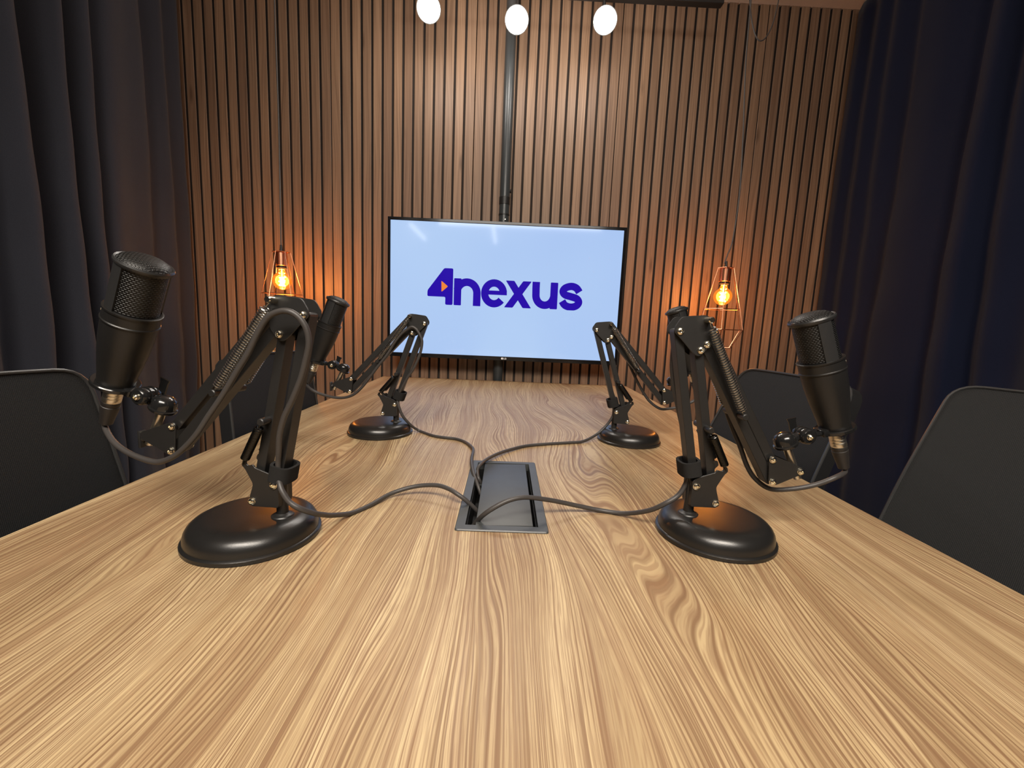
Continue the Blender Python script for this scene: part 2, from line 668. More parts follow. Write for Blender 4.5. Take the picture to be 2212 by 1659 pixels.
# ------------------------------------------------------------------ cable box set in the table
cb = empty('cable_box', (0.004, 0.708, TZ), 'dark grey flip-lid cable box sunk in the middle of the table', 'cable box')
M_BOX = metal_black('dark_grey_box_paint', (0.040, 0.043, 0.043), 0.42)
M_WELL = metal_black('black_box_inside', (0.008, 0.008, 0.008), 0.5)
bm = bmesh.new()
out_ = round_poly([(-0.0605, 0.5565), (0.0685, 0.5565), (0.0685, 0.8585), (-0.0605, 0.8585)], 0.004, 3)
inn_ = round_poly([(-0.047, 0.571), (0.055, 0.571), (0.055, 0.845), (-0.047, 0.845)], 0.001, 3)
zs = (TZ + 0.0005, TZ + 0.0025)
rings = []
for pl, z, ins in ((inn_, TZ - 0.012, 0), (inn_, zs[1], 0), (out_, zs[1], 0.001), (out_, zs[0] + 0.0006, 0), (out_, zs[0] - 0.0003, 0)):
    cx_, cy_ = 0.004, 0.7075
    rings.append([bm.verts.new((x - math.copysign(ins, x - cx_), y - math.copysign(ins, y - cy_), z)) for x, y in pl])
for A, B in zip(rings[:-1], rings[1:]):
    for q in range(len(A)):
        r_ = (q + 1) % len(A)
        bm.faces.new((A[q], A[r_], B[r_], B[q]))
add('frame', bm, M_BOX, cb)
bm = bmesh.new()   # open tray under the lid
for c, s in (((0.004, 0.708, TZ - 0.0645), (0.104, 0.276, 0.003)), ((-0.048, 0.708, TZ - 0.039), (0.003, 0.276, 0.052)),
             ((0.056, 0.708, TZ - 0.039), (0.003, 0.276, 0.052)), ((0.004, 0.5695, TZ - 0.039), (0.106, 0.003, 0.052)), ((0.004, 0.8465, TZ - 0.039), (0.106, 0.003, 0.052))):
    box(bm, c, s)
add('tray', bm, M_WELL, cb, smooth=False)
bm = bmesh.new()
rot = Matrix.Rotation(math.radians(-1.2), 3, 'Y')
box(bm, (0.0075, 0.7075, TZ + 0.0005), (0.081, 0.268, 0.003), rot, bevel=0.001)
add('lid', bm, M_BOX, cb)
bm = bmesh.new()
box(bm, (-0.036, 0.78, TZ - 0.02), (0.022, 0.004, 0.004), bevel=0.001)
add('tray_rib', bm, M_BOX, cb)

# ------------------------------------------------------------------ microphone stands
LB = 0.211      # length of every arm bar
JOINT = [(0.0307, 0.022), (0.0006, 0.0186), (-0.0075, 0.0052), (-0.007, -0.001), (0.0185, -0.0268), (0.0255, -0.0315), (0.0308, -0.03), (0.0400, -0.0183), (0.0415, -0.012), (0.0385, 0.0195)]
BRACK = [(-0.0045, 0.0815), (-0.0045, 0.0455), (0.0323, 0.0450), (0.0345, 0.0525), (0.0280, 0.0736), (0.0382, 0.0928), (0.0425, 0.0965), (0.0400, 0.1035), (0.0345, 0.1030), (0.0365, 0.0995), (0.0335, 0.0965), (0.0270, 0.0985), (0.0249, 0.0946), (0.001, 0.0864)]
ENDP = [(-0.0050, 0.0016), (-0.0031, 0.0047), (0.0038, 0.0043), (0.0400, -0.0090), (0.0450, -0.0130), (0.0430, -0.0190), (0.0100, -0.0352), (0.0040, -0.0360), (-0.0015, -0.0330)]
GS = 'desk microphone stands on the table'


def screw(t, p, n, r=0.0042, h=0.0032, name='screw'):
    bm = bmesh.new()
    p, n = V(p), V(n)
    lathe(bm, [(r * 1.15, 0), (r * 1.15, 0.0008), (r, 0.0009), (r * 0.9, h * 0.75), (r * 0.55, h), (r * 0.38, h), (r * 0.3, h * 0.55), (0, h * 0.5)], p, n, 16)
    return add(name, bm, M_CHROME, t)


def coil(t, a, b, r, wire, turns, mat, hook=0.008, ring=True):
    a, b = V(a), V(b)
    d = (b - a)
    L = d.length
    d.normalize()
    x, y = frame_of(d)
    pts = []
    n = int(turns * 12)
    pts.append(a)
    for i in range(n + 1):
        s_ = i / n
        ang = 2 * PI * turns * s_
        rr = r * min(1, 0.35 + min(s_, 1 - s_) * turns * 0.9)
        pts.append(a + d * (hook + (L - 2 * hook) * s_) + (x * math.cos(ang) + y * math.sin(ang)) * rr)
    pts.append(b)
    bm = bmesh.new()
    tube(bm, pts, wire, 5)
    return add('spring', bm, mat, t)


def stand(x, y, th, sg, d1, d2, label, strap=0.024):
    u = V((sg * math.cos(th), math.sin(th), 0))
    n = V((-u.y, u.x, 0))
    if n.y > 0:
        n = -n
    o0 = V((x, y, TZ))

    def P(a, z, v=0.0):
        return o0 + u * a + n * v + V((0, 0, z))
    e = u * 0.039
    t = empty('microphone_stand', o0 + e, label, 'microphone stand', GS, rotz=0)
    # base
    bm = bmesh.new()
    prof = [(0, 0.0005), (0.0765, 0.0), (0.0783, 0.001), (0.0783, 0.0052), (0.0768, 0.0066), (0.0752, 0.0072), (0.0750, 0.0120), (0.0738, 0.0170), (0.0712, 0.0218), (0.0672, 0.0256), (0.0620, 0.0284), (0.0560, 0.0297), (0.050, 0.0300), (0.020, 0.0302), (0, 0.0302)]
    lathe(bm, prof, o0 + e, (0, 0, 1), 72)
    add('base', bm, M_BASE, t, angle=28)
    bm = bmesh.new()
    lathe(bm, [(0.0135, 0), (0.0125, 0.0014), (0.0095, 0.002), (0.008, 0.0035), (0.0072, 0.004)], P(0, 0.0300), (0, 0, 1), 28)
    add('stem_washer', bm, M_BLACK, t)
    bm = bmesh.new()
    cyl(bm, P(0, 0.030), P(0, 0.084), 0.0068, n=24, bev=0.001)
    add('stem', bm, M_BLACK, t)
    # base bracket: two plates joined by a bridge
    bm = bmesh.new()
    pv, th_ = 0.0125, 0.0018
    for s in (-1, 1):
        poly = round_poly(BRACK, 0.0035, 3)
        prism(bm, [P(a, z, s * pv) for a, z in poly], n * (th_ * s), 0.0004)
    box_c = P(-0.0035, 0.0635)
    rot = Matrix((u, n, V((0, 0, 1)))).transposed()
    box(bm, box_c, (0.0018, 2 * pv, 0.034), rot)
    add('base_bracket', bm, M_BLACK, t, smooth=False)
    P1, P2 = V((0.001, 0.0745)), V((0.030, 0.0513))
    D1 = V(d1).normalized() * LB
    D2 = V(d2).normalized() * LB
    A, B = P1 + D1, P2 + D1
    U = A + V((0.0330, 0.0157))
    L_ = U + V((0.0035, -0.0310))
    E1, E2 = U + D2, L_ + D2

    def bar(a, b, wi, de, ext=0.004):
        d = (b - a).normalized()
        pr = V((-d.y, d.x)) * wi / 2
        a_, b_ = a - d * ext, b + d * ext
        q = round_poly([(a_ + pr)[:], (b_ + pr)[:], (b_ - pr)[:], (a_ - pr)[:]], 0.004, 3)
        bm = bmesh.new()
        prism(bm, [P(s_, z_, -de / 2) for s_, z_ in q], n * de, 0.0006)
        return add('arm_bar', bm, M_BLACK, t, smooth=False)
    bar(P1, A, 0.0115, 0.017)
    bar(P2, B, 0.0115, 0.017)
    bar(U, E1, 0.0125, 0.0195)
    bar(L_, E2, 0.0125, 0.0195)
    # joint plates
    for s in (-1, 1):
        bm = bmesh.new()
        poly = round_poly(JOINT, 0.0045, 3)
        prism(bm, [P(A.x + a, A.y + z, s * pv) for a, z in poly], n * (th_ * s), 0.0004)
        add('joint_plate', bm, M_BLACK, t, smooth=False)
        bm = bmesh.new()
        poly = round_poly(ENDP, 0.0035, 3)
        prism(bm, [P(E1.x + a, E1.y + z, s * pv) for a, z in poly], n * (th_ * s), 0.0004)
        add('end_plate', bm, M_BLACK, t, smooth=False)
    K = E1 + V((0.0400, -0.0150))
    for q in (P1, P2, A, B, L_, E1, E2, K):
        for s in (-1, 1):
            if sg < 0 and s > 0 and q in (L_, K):
                continue   # on this side these two pivots are blind
            screw(t, P(q.x, q.y, s * (pv + th_)), n * s)
    # posts and springs
    S1 = L_ + D2.normalized() * 0.107
    S2 = P2 + D1.normalized() * 0.105
    H = V((0.0395, 0.0985))
    for q, half, mt, r in ((U, 0.0285, M_CHROME, 0.0040), (S1, 0.027, M_BLACK, 0.0045), (S2, 0.024, M_BLACK, 0.0045)):
        bm = bmesh.new()
        cyl(bm, P(q.x, q.y, -half), P(q.x, q.y, half), r, n=16, bev=0.001)
        add('spring_post', bm, mt, t)
    for s in (-1, 1):
        coil(t, P(U.x, U.y - 0.002, s * 0.0235), P(S1.x, S1.y, s * 0.0235), 0.0050, 0.0009, 36, M_SPRING)
        coil(t, P(S2.x, S2.y, s * 0.020), P(H.x, H.y, s * 0.0155), 0.0048, 0.0008, 30, M_SPRINGB)
    # stud, dome nut and swivel at the arm's end
    Dm = E1 + V((0.0255, 0.0160))
    ax = (Dm - K).normalized()
    bm = bmesh.new()
    cyl(bm, P(K.x - ax.x * 0.016, K.y - ax.y * 0.016), P(Dm.x, Dm.y), 0.0052, n=20, bev=0.0006)
    add('stud', bm, M_NICKEL, t)
    bm = bmesh.new()
    rd = 0.0145
    lathe(bm, [(0, -0.001), (rd, 0), (rd + 0.001, 0.0015), (rd + 0.001, 0.0035), (rd - 0.0008, 0.0045), (rd - 0.001, 0.008), (rd * 0.9, 0.0125), (rd * 0.72, 0.0165), (rd * 0.42, 0.019), (0, 0.0198)], P(Dm.x, Dm.y), u * ax.x + V((0, 0, ax.y)), 36)
    add('dome_nut', bm, M_GLOSS, t)
    W = E1 + V((0.052, -0.022))
    bm = bmesh.new()
    wo = 0.004 if sg < 0 else -0.022
    cyl(bm, P(K.x, K.y, min(wo, 0)), P(W.x, W.y, wo), 0.0045, n=14)
    box(bm, P(W.x, W.y, wo), (0.004, 0.010, 0.022), Matrix((u, n, V((0, 0, 1)))).transposed(), bevel=0.0012)
    add('wing_screw', bm, M_BLACK, t)
    # hook-and-loop strap round the inner bar
    q = P1 + D1.normalized() * strap
    rotb = Matrix((V((sg * math.cos(th), math.sin(th), 0)), n, V((0, 0, 1)))).transposed() @ Matrix.Rotation(-math.atan2(D1.x, D1.y) * 1.0, 3, 'Y').inverted()
    bm = bmesh.new()
    so, si, hh = [], [], 0.0200
    for k in range(28):
        a = 2 * PI * k / 28
        ca, sa = math.cos(a), math.sin(a)
        f = (abs(ca) ** 3 + abs(sa) ** 3) ** (-1 / 3)
        so.append((ca * f * 0.0138 - 0.002, sa * f * 0.0180))
        si.append((ca * f * 0.0105 - 0.002, sa * f * 0.0145))
    rows = []
    for pl, hz in ((si, -hh / 2), (so, -hh / 2), (so, hh / 2), (si, hh / 2)):
        rows.append([bm.verts.new(P(q.x, q.y) + rotb @ V((a, b, hz))) for a, b in pl])
    for k in range(4):
        A_, B_ = rows[k], rows[(k + 1) % 4]
        for i in range(28):
            bm.faces.new((A_[i], A_[(i + 1) % 28], B_[(i + 1) % 28], B_[i]))
    add('cable_strap', bm, M_STRAP, t)
    return dict(t=t, P=P, u=u, n=n, E1=E1, Dm=Dm, A=A)


M_STRAP = fabric('black_hook_and_loop', (0.008, 0.008, 0.008), (0.028, 0.027, 0.026), 1500)
GM = 'studio microphones on desk stands'


def microphone(st, T, B, vt, vb, pil, label):
    """T, B: top and bottom of the body in the stand's plane; vt, vb: offsets towards the viewer; pil: angle of the grille frame"""
    P, u, n = st['P'], st['u'], st['n']
    t3, b3 = P(T[0], T[1], vt), P(B[0], B[1], vb)
    d = (t3 - b3).normalized()
    L = 0.163
    t = empty('microphone', b3, label, 'microphone', GM)
    KH = L / 0.158          # all heights below are for a 158 mm body
    dk = d * KH
    K_ = lambda pr: [(r_ * 1.02, h_ * KH) for r_, h_ in pr]
    bm = bmesh.new()
    lathe(bm, K_([(0, 0), (0.0165, 0), (0.0185, 0.0015), (0.0190, 0.010), (0.0212, 0.024), (0.0238, 0.042), (0.0255, 0.058), (0.0262, 0.072), (0.0264, 0.080), (0.0275, 0.081), (0.0277, 0.0825), (0.0268, 0.0835), (0.0266, 0.094), (0.0277, 0.0945), (0.0279, 0.0965), (0.0262, 0.0970), (0.0235, 0.0965)]), b3, d, 56)
    add('body', bm, M_MIC, t, angle=28)
    bm = bmesh.new()
    lathe(bm, K_([(0.0236, 0.094)] + [(0.0238, 0.096 + 0.055 * k / 8) for k in range(9)]), b3, d, 56, uv=True)
    lathe(bm, K_([(0.0250, 0.1525), (0.0225, 0.1558), (0.0180, 0.1585), (0.0120, 0.1602), (0.006, 0.161), (0.0001, 0.1612)]), b3, d, 56, uv=True)
    # planar coordinates for the domed top so the wires run straight
    lay = bm.loops.layers.uv.verify()
    x, y = frame_of(d)
    for f in bm.faces:
        h = (f.calc_center_median() - b3).dot(d)
        if h > 0.152 * KH:
            for l_ in f.loops:
                q = l_.vert.co - b3
                l_[lay].uv = (q.dot(x) / 0.16, q.dot(y))
    add('grille', bm, M_GRILLE, t)
    # frame: rim ring and two pillars
    bm = bmesh.new()
    lathe(bm, K_([(0.0240, 0.1475), (0.0262, 0.1480), (0.0274, 0.1500), (0.0276, 0.1520), (0.0266, 0.1540), (0.0248, 0.1530)]), b3, d, 56)
    vdir = (V((0, 0, 1.03)) - b3)
    vdir = (vdir - d * vdir.dot(d)).normalized()
    sd = d.cross(vdir)
    for base in (pil, pil + 180):
        outer, inner = [], []
        for k in range(7):
            a = math.radians(base - 19 + 38 * k / 6)
            r_ = vdir * math.cos(a) + sd * math.sin(a)
            outer.append(r_)
        V4 = [[bm.verts.new(b3 + r_ * rad * 1.02 + dk * h) for r_ in outer] for rad, h in ((0.0236, 0.096), (0.0256, 0.096), (0.0256, 0.149), (0.0236, 0.149))]
        for k in range(6):
            for a_ in range(4):
                b_ = (a_ + 1) % 4
                bm.faces.new((V4[a_][k], V4[a_][k + 1], V4[b_][k + 1], V4[b_][k]))
        for k in (0, 6):
            bm.faces.new([V4[a_][k] for a_ in range(4)])
    add('grille_frame', bm, M_RIM, t, angle=30)
    screw(t, b3 + dk * 0.089 + sd * (0.0266 if pil > 0 else -0.0266), sd * (1 if pil > 0 else -1), 0.0015, 0.0016, 'pin')
    # clip: ring at the foot, arm and swivel joint reaching back to the stand
    tk = st['t']
    bm = bmesh.new()
    lathe(bm, [(0.0150, -0.004), (0.0235, -0.004), (0.0245, -0.003), (0.0245, 0.0005), (0.0235, 0.0015), (0.0150, 0.0010)], b3, d, 40)
    add('clip_ring', bm, M_GLOSS, tk)
    D3 = P(st['Dm'].x, st['Dm'].y) + V((0, 0, 0.006))
    ringp = b3 - d * 0.0015
    toward = (D3 - ringp)
    flat = toward.normalized()
    a3 = ringp + flat * 0.022
    S = ringp + toward * 0.66 + V((0, 0, 0.003))
    bm = bmesh.new()
    sidev = n
    lathe(bm, [(0, -0.0125), (0.0085, -0.0125), (0.0105, -0.0105), (0.0112, -0.0065), (0.0112, -0.0055), (0.0098, -0.005), (0.0098, -0.002), (0.0112, -0.0015), (0.0112, 0.0015), (0.0098, 0.002), (0.0098, 0.005), (0.0112, 0.0055), (0.0112, 0.0065), (0.0105, 0.0105), (0.0085, 0.0125), (0, 0.0125)], S, sidev, 30)
    add('swivel_joint', bm, M_GLOSS, tk)
    screw(tk, S + sidev * 0.0122, sidev, 0.0038, 0.004)
    bm = bmesh.new()
    for off in (-0.0045, 0.0045):
        tube(bm, [a3 + sidev * off - flat * 0.004, a3 + sidev * off + flat * 0.004, S + sidev * off], 0.0036, 8)
    box(bm, a3, (0.010, 0.022, 0.010), Matrix((flat, sidev, flat.cross(sidev))).transposed(), bevel=0.002)
    tube(bm, [S, S + (D3 - S) * 0.5 + V((0, 0, 0.001)), D3 - V((0, 0, 0.003))], 0.0062, 10)
    add('clip_arm', bm, M_GLOSS, tk)
    wv = (V((0, 0, 1)) + u * -0.35).normalized()
    bm = bmesh.new()
    w0 = S - sidev * 0.014
    tube(bm, [w0 + sidev * 0.004, w0 - sidev * 0.006], 0.0035, 8)
    prism(bm, [w0 - sidev * 0.006 + wv * a_ + wv.cross(sidev) * b_ for a_, b_ in ((-0.004, -0.005), (-0.004, 0.005), (0.014, 0.0055), (0.019, 0.007), (0.020, -0.006), (0.014, -0.0045))], sidev * -0.003, 0.0005)
    add('wing_nut', bm, M_GLOSS, tk)
    return t, b3, d


def cable(pts, b3, d, label):
    """pts: path; starts at the connector under the microphone"""
    t = empty('microphone_cable', pts[-8], label, 'cable', 'microphone cables running to the cable box')
    bm = bmesh.new()
    lathe(bm, [(0, -0.0045), (0.0088, -0.0045), (0.0092, -0.006), (0.0092, -0.012), (0.0098, -0.013), (0.0098, -0.016), (0.0093, -0.0165), (0.0098, -0.0175), (0.0098, -0.0205), (0.0093, -0.021), (0.0098, -0.022), (0.0098, -0.027), (0.0090, -0.0285), (0, -0.0285)], b3, d, 28)
    add('connector', bm, M_NICKEL, t)
    bm = bmesh.new()
    lathe(bm, [(0, -0.0285), (0.0098, -0.0285), (0.0100, -0.031), (0.0094, -0.0325), (0.0094, -0.034), (0.0100, -0.0345), (0.0100, -0.037), (0.0092, -0.043), (0.0076, -0.055), (0.0070, -0.061), (0.0050, -0.0615), (0, -0.0615)], b3, d, 28)
    add('strain_relief', bm, M_BOOT, t)
    p0 = b3 - d * 0.058
    p1 = b3 - d * 0.068
    path = smooth_path([p0, p1] + [V(p) for p in pts[2:]], 6)
    bm = bmesh.new()
    tube(bm, path, 0.0034, 12)
    add('cord', bm, M_RUBBER, t, angle=180)
    return t


CAB = {
    'FL': [(-0.4962, 0.537, 0.8848), (-0.4934, 0.5347, 0.873), (-0.4825, 0.5294, 0.8648), (-0.4556, 0.5193, 0.8546), (-0.4235, 0.5105, 0.8488), (-0.4053, 0.5064, 0.8508), (-0.3831, 0.5018, 0.8628), (-0.3589, 0.497, 0.8854), (-0.34, 0.4948, 0.9114), (-0.3212, 0.4926, 0.937), (-0.3027, 0.4905, 0.9654), (-0.2884, 0.4888, 0.9868), (-0.276, 0.4874, 1.01), (-0.264, 0.486, 1.0268), (-0.2508, 0.4845, 1.0338), (-0.238, 0.483, 1.0343), (-0.228, 0.4839, 1.0278), (-0.2212, 0.4851, 1.0159), (-0.2199, 0.4869, 1.0006), (-0.2239, 0.4894, 0.9848), (-0.2321, 0.4924, 0.9602), (-0.2438, 0.4957, 0.9348), (-0.2557, 0.4991, 0.9123), (-0.2638, 0.5031, 0.8893), (-0.2678, 0.5076, 0.8679), (-0.2709, 0.5115, 0.8521), (-0.2703, 0.5104, 0.835), (-0.2657, 0.5043, 0.8269), (-0.2608, 0.5007, 0.8192), (-0.2524, 0.4998, 0.8077), (-0.2406, 0.5014, 0.7992), (-0.23, 0.516, 0.787), (-0.2271, 0.5362, 0.776), (-0.2243, 0.559, 0.765), (-0.2113, 0.5926, 0.7535), (-0.1939, 0.6213, 0.7535), (-0.1722, 0.6571, 0.758), (-0.1384, 0.6694, 0.766), (-0.1041, 0.6633, 0.772), (-0.0826, 0.6517, 0.772), (-0.0664, 0.6406, 0.768), (-0.0513, 0.639, 0.758), (-0.0327, 0.644, 0.738), (-0.0246, 0.6568, 0.722)],
    'FR': [(0.4586, 0.5618, 0.8616), (0.464, 0.5638, 0.8533), (0.4605, 0.5688, 0.8415), (0.4382, 0.5738, 0.8281), (0.4115, 0.5817, 0.8179), (0.3851, 0.5887, 0.8141), (0.3648, 0.5936, 0.8266), (0.353, 0.5986, 0.8445), (0.3422, 0.6016, 0.8704), (0.3304, 0.6036, 0.8943), (0.318, 0.6035, 0.9206), (0.3062, 0.6035, 0.9498), (0.2911, 0.6035, 0.9854), (0.2759, 0.6034, 1.0172), (0.2591, 0.6034, 1.0421), (0.2435, 0.6014, 1.0477), (0.2336, 0.5994, 1.0359), (0.2307, 0.5973, 1.0101), (0.2308, 0.5953, 0.9805), (0.2362, 0.5934, 0.9502), (0.2431, 0.5894, 0.9227), (0.2488, 0.5854, 0.9002), (0.2547, 0.5814, 0.8764), (0.2607, 0.5774, 0.8513), (0.2588, 0.5734, 0.8346), (0.2561, 0.5734, 0.8225), (0.2474, 0.5734, 0.8054), (0.2298, 0.5733, 0.7926), (0.2127, 0.5883, 0.775), (0.1888, 0.6177, 0.7565), (0.157, 0.6315, 0.7535), (0.1199, 0.6259, 0.762), (0.0806, 0.6109, 0.775), (0.0463, 0.5933, 0.786), (0.028, 0.5844, 0.789), (0.0104, 0.5786, 0.786), (-0.0067, 0.5743, 0.778), (-0.0196, 0.5752, 0.768), (-0.0305, 0.5864, 0.752), (-0.038, 0.5949, 0.738), (-0.0425, 0.6147, 0.722)],
    'BL': [(-0.4852, 1.0602, 0.8726), (-0.4843, 1.0602, 0.8612), (-0.4754, 1.0601, 0.8512), (-0.4529, 1.0548, 0.8426), (-0.4192, 1.0493, 0.836), (-0.3895, 1.0449, 0.8367), (-0.3647, 1.0405, 0.8462), (-0.3434, 1.0383, 0.8656), (-0.3227, 1.036, 0.8926), (-0.3019, 1.0357, 0.9214), (-0.2818, 1.0354, 0.9477), (-0.2668, 1.0352, 0.9736), (-0.2518, 1.035, 0.9943), (-0.2345, 1.0327, 1.0089), (-0.2232, 1.0306, 1.0148), (-0.2123, 1.0304, 1.0087), (-0.2022, 1.0303, 0.9918), (-0.1994, 1.0302, 0.9767), (-0.2041, 1.0303, 0.9513), (-0.2182, 1.0325, 0.9177), (-0.2338, 1.0367, 0.894), (-0.2484, 1.0409, 0.8668), (-0.2582, 1.0451, 0.8464), (-0.2596, 1.0451, 0.8367), (-0.2553, 1.043, 0.8189), (-0.2454, 1.0449, 0.7952), (-0.2297, 1.0571, 0.772), (-0.2194, 1.0692, 0.76), (-0.2053, 1.0687, 0.7535), (-0.1696, 1.033, 0.7535), (-0.14, 1.02, 0.7535), (-0.1112, 1.0116, 0.7535), (-0.0866, 0.9863, 0.7535), (-0.0666, 0.9387, 0.755), (-0.0621, 0.9069, 0.756), (-0.061, 0.8558, 0.757), (-0.0575, 0.8123, 0.757), (-0.0494, 0.7675, 0.752), (-0.041, 0.7476, 0.742), (-0.0342, 0.7388, 0.728)],
    'BR': [(0.4795, 1.0629, 0.8913), (0.4832, 1.0627, 0.8775), (0.4758, 1.0671, 0.8599), (0.4574, 1.0721, 0.8476), (0.438, 1.0752, 0.8403), (0.4188, 1.0793, 0.8351), (0.399, 1.0833, 0.8338), (0.3744, 1.0887, 0.8489), (0.355, 1.0918, 0.8726), (0.3347, 1.0949, 0.9057), (0.3174, 1.0978, 0.9383), (0.3017, 1.0987, 0.9656), (0.2826, 1.0997, 0.9964), (0.2654, 1.1006, 1.0236), (0.248, 1.1016, 1.0403), (0.2354, 1.1023, 1.0386), (0.2342, 1.1003, 1.0153), (0.2423, 1.0959, 0.9715), (0.2579, 1.089, 0.9139), (0.2722, 1.0823, 0.8739), (0.2821, 1.0757, 0.8457), (0.2796, 1.0738, 0.8262), (0.2752, 1.0741, 0.8076), (0.2617, 1.0748, 0.7852), (0.2373, 1.067, 0.764), (0.1983, 1.032, 0.7545), (0.1622, 1.0179, 0.7535), (0.1042, 0.9974, 0.7535), (0.0556, 0.975, 0.7535), (0.0189, 0.9354, 0.755), (-0.0083, 0.8938, 0.757), (-0.0305, 0.8479, 0.758), (-0.0421, 0.8108, 0.757), (-0.0455, 0.7984, 0.75), (-0.042, 0.7829, 0.742), (-0.0343, 0.7847, 0.728)],
}

SL = stand(-0.2736, 0.5234, 0.1152, -1, (-0.0425, 0.2071), (0.1390, -0.1567), 'black scissor-arm microphone stand on round base at front left, cable looping over its near side', strap=0.014)
SR = stand(0.2637, 0.5734, 0.0021, 1, (-0.0420, 0.2073), (0.1078, -0.1801), 'black scissor-arm microphone stand on round base at front right of the table')
BL = stand(-0.2656, 1.0572, 0.0139, -1, (-0.0693, 0.1979), (0.1423, -0.1560), 'smaller-looking black scissor-arm microphone stand at far left, elbow in front of the screen')
BR = stand(0.2817, 1.0737, -0.0545, 1, (-0.0631, 0.2021), (0.1433, -0.1571), 'black scissor-arm microphone stand at far right, elbow in front of the screen')
mics = []
mics.append(microphone(SL, (0.134, 0.337), (0.205, 0.1900), 0.030, 0.012, -62, 'black condenser microphone leaning inward at far left edge of the table, largest of the four'))
mics.append(microphone(SR, (0.1435, 0.3090), (0.199, 0.1580), -0.012, -0.012, 32, 'black condenser microphone leaning inward on the front right stand, before the navy curtain'))
mics.append(microphone(BL, (0.147, 0.3200), (0.204, 0.1720), -0.018, -0.018, -30, 'black condenser microphone at far left, just right of the front left stand'))
mics.append(microphone(BR, (0.137, 0.3330), (0.190, 0.1840), -0.025, -0.025, 30, 'black condenser microphone at far right, half hidden behind the front right stand'))
for (t_, b_, d_), key, lab in zip(mics, ('FL', 'FR', 'BL', 'BR'), (
        'dark grey cable from the front left microphone, arching into the cable box',
        'dark grey cable from the front right microphone, arching over the cable box lid',
        'dark grey cable from the far left microphone, bending sharply into the cable box',
        'dark grey cable from the far right microphone, curving left into the cable box')):
    cable(CAB[key], b_, d_, lab)
# ------------------------------------------------------------------ wall screen on its pole
TVY = 2.099
TX0, TX1, TZ0, TZ1 = -0.572, 0.5415, 0.8545, 1.5005
SX0, SX1, SZ0, SZ1 = -0.5595, 0.5290, 0.8735, 1.4865
tv = empty('wall_screen', ((TX0 + TX1) / 2, TVY + 0.03, TZ0), 'large flat screen showing a blue logo on pale blue, on a pole', 'screen')
M_TVB = metal_black('black_gloss_bezel', (0.008, 0.008, 0.009), 0.12, False)
M_SCREEN = Mat('lit_pale_blue_screen', (0.01, 0.01, 0.012), 0.06)
k_ = M_SCREEN
cz = k_.n('ShaderNodeTexCoord').outputs['Object']
nz_ = k_.noise(cz, 1.6, 1.0)
k_.l(k_.ramp(nz_, [(0.3, (0.385, 0.545, 0.880)), (0.7, (0.440, 0.610, 0.900))]), k_.b.inputs['Emission Color'])
k_.b.inputs['Emission Strength'].default_value = 1.0
k_.b.inputs['Specular IOR Level'].default_value = 0.5
M_SCREEN = M_SCREEN.m
bm = bmesh.new()
box(bm, ((SX0 + SX1) / 2, TVY + 0.004, (SZ0 + SZ1) / 2), (SX1 - SX0, 0.004, SZ1 - SZ0))
add('screen', bm, M_SCREEN, tv, smooth=False)
bm = bmesh.new()
ins = [(SX0, SZ0), (SX1, SZ0), (SX1, SZ1), (SX0, SZ1)]
mid = [(SX0 - 0.002, SZ0 - 0.003), (SX1 + 0.002, SZ0 - 0.003), (SX1 + 0.002, SZ1 + 0.002), (SX0 - 0.002, SZ1 + 0.002)]
outr = [(TX0 + .001, TZ0 + .001), (TX1 - .001, TZ0 + .001), (TX1 - .001, TZ1 - .001), (TX0 + .001, TZ1 - .001)]
outb = [(TX0, TZ0), (TX1, TZ0), (TX1, TZ1), (TX0, TZ1)]
ringz = [(ins, TVY + 0.003), (ins, TVY + 0.0005), (mid, TVY - 0.001), (outr, TVY - 0.001), (outb, TVY), (outb, TVY + 0.020)]
RR = [[bm.verts.new((x, y, z)) for x, z in pl] for pl, y in ringz]
for A_, B_ in zip(RR[:-1], RR[1:]):
    for q in range(4):
        bm.faces.new((A_[q], A_[(q + 1) % 4], B_[(q + 1) % 4], B_[q]))
add('bezel', bm, M_TVB, tv, smooth=False)
bm = bmesh.new()
box(bm, ((TX0 + TX1) / 2, TVY + 0.028, (TZ0 + TZ1) / 2), (TX1 - TX0 - 0.01, 0.018, TZ1 - TZ0 - 0.01), bevel=0.004)
box(bm, ((TX0 + TX1) / 2, TVY + 0.042, (TZ0 + TZ1) / 2 - 0.08), (0.72, 0.02, 0.36), bevel=0.008)
add('back_cover', bm, M_BLACK, tv, smooth=False)
bm = bmesh.new()
box(bm, (-0.035, TVY + 0.062, 1.20), (0.30, 0.012, 0.26), bevel=0.003)
add('mount_plate', bm, M_BLACK, tv, smooth=False)

# the logo on the screen
M_LOGO = emis('lit_royal_blue', (0.019, 0.0035, 0.376), 1.0, (0.003, 0.001, 0.02), 0.14)
M_ORNG = emis('lit_orange', (0.86, 0.235, 0.042), 1.0, (0.02, 0.008, 0.003), 0.14)
LY = TVY + 0.0014
bm = bmesh.new()


def flat(pts, dy=0.0):
    f = bm.faces.new([bm.verts.new((x, LY + dy, z)) for x, z in pts])
    return f


def stroke(pts, w_, dy=0.0):
    """thick flat line with square ends"""
    P = [V((x, z)) for x, z in pts]
    L_, R_ = [], []
    for i, p in enumerate(P):
        t = (P[min(i + 1, len(P) - 1)] - P[max(i - 1, 0)]).normalized()
        nn = V((-t.y, t.x)) * w_ / 2
        L_.append(p + nn)
        R_.append(p - nn)
    for i in range(len(P) - 1):
        flat([L_[i][:], L_[i + 1][:], R_[i + 1][:], R_[i][:]], dy)


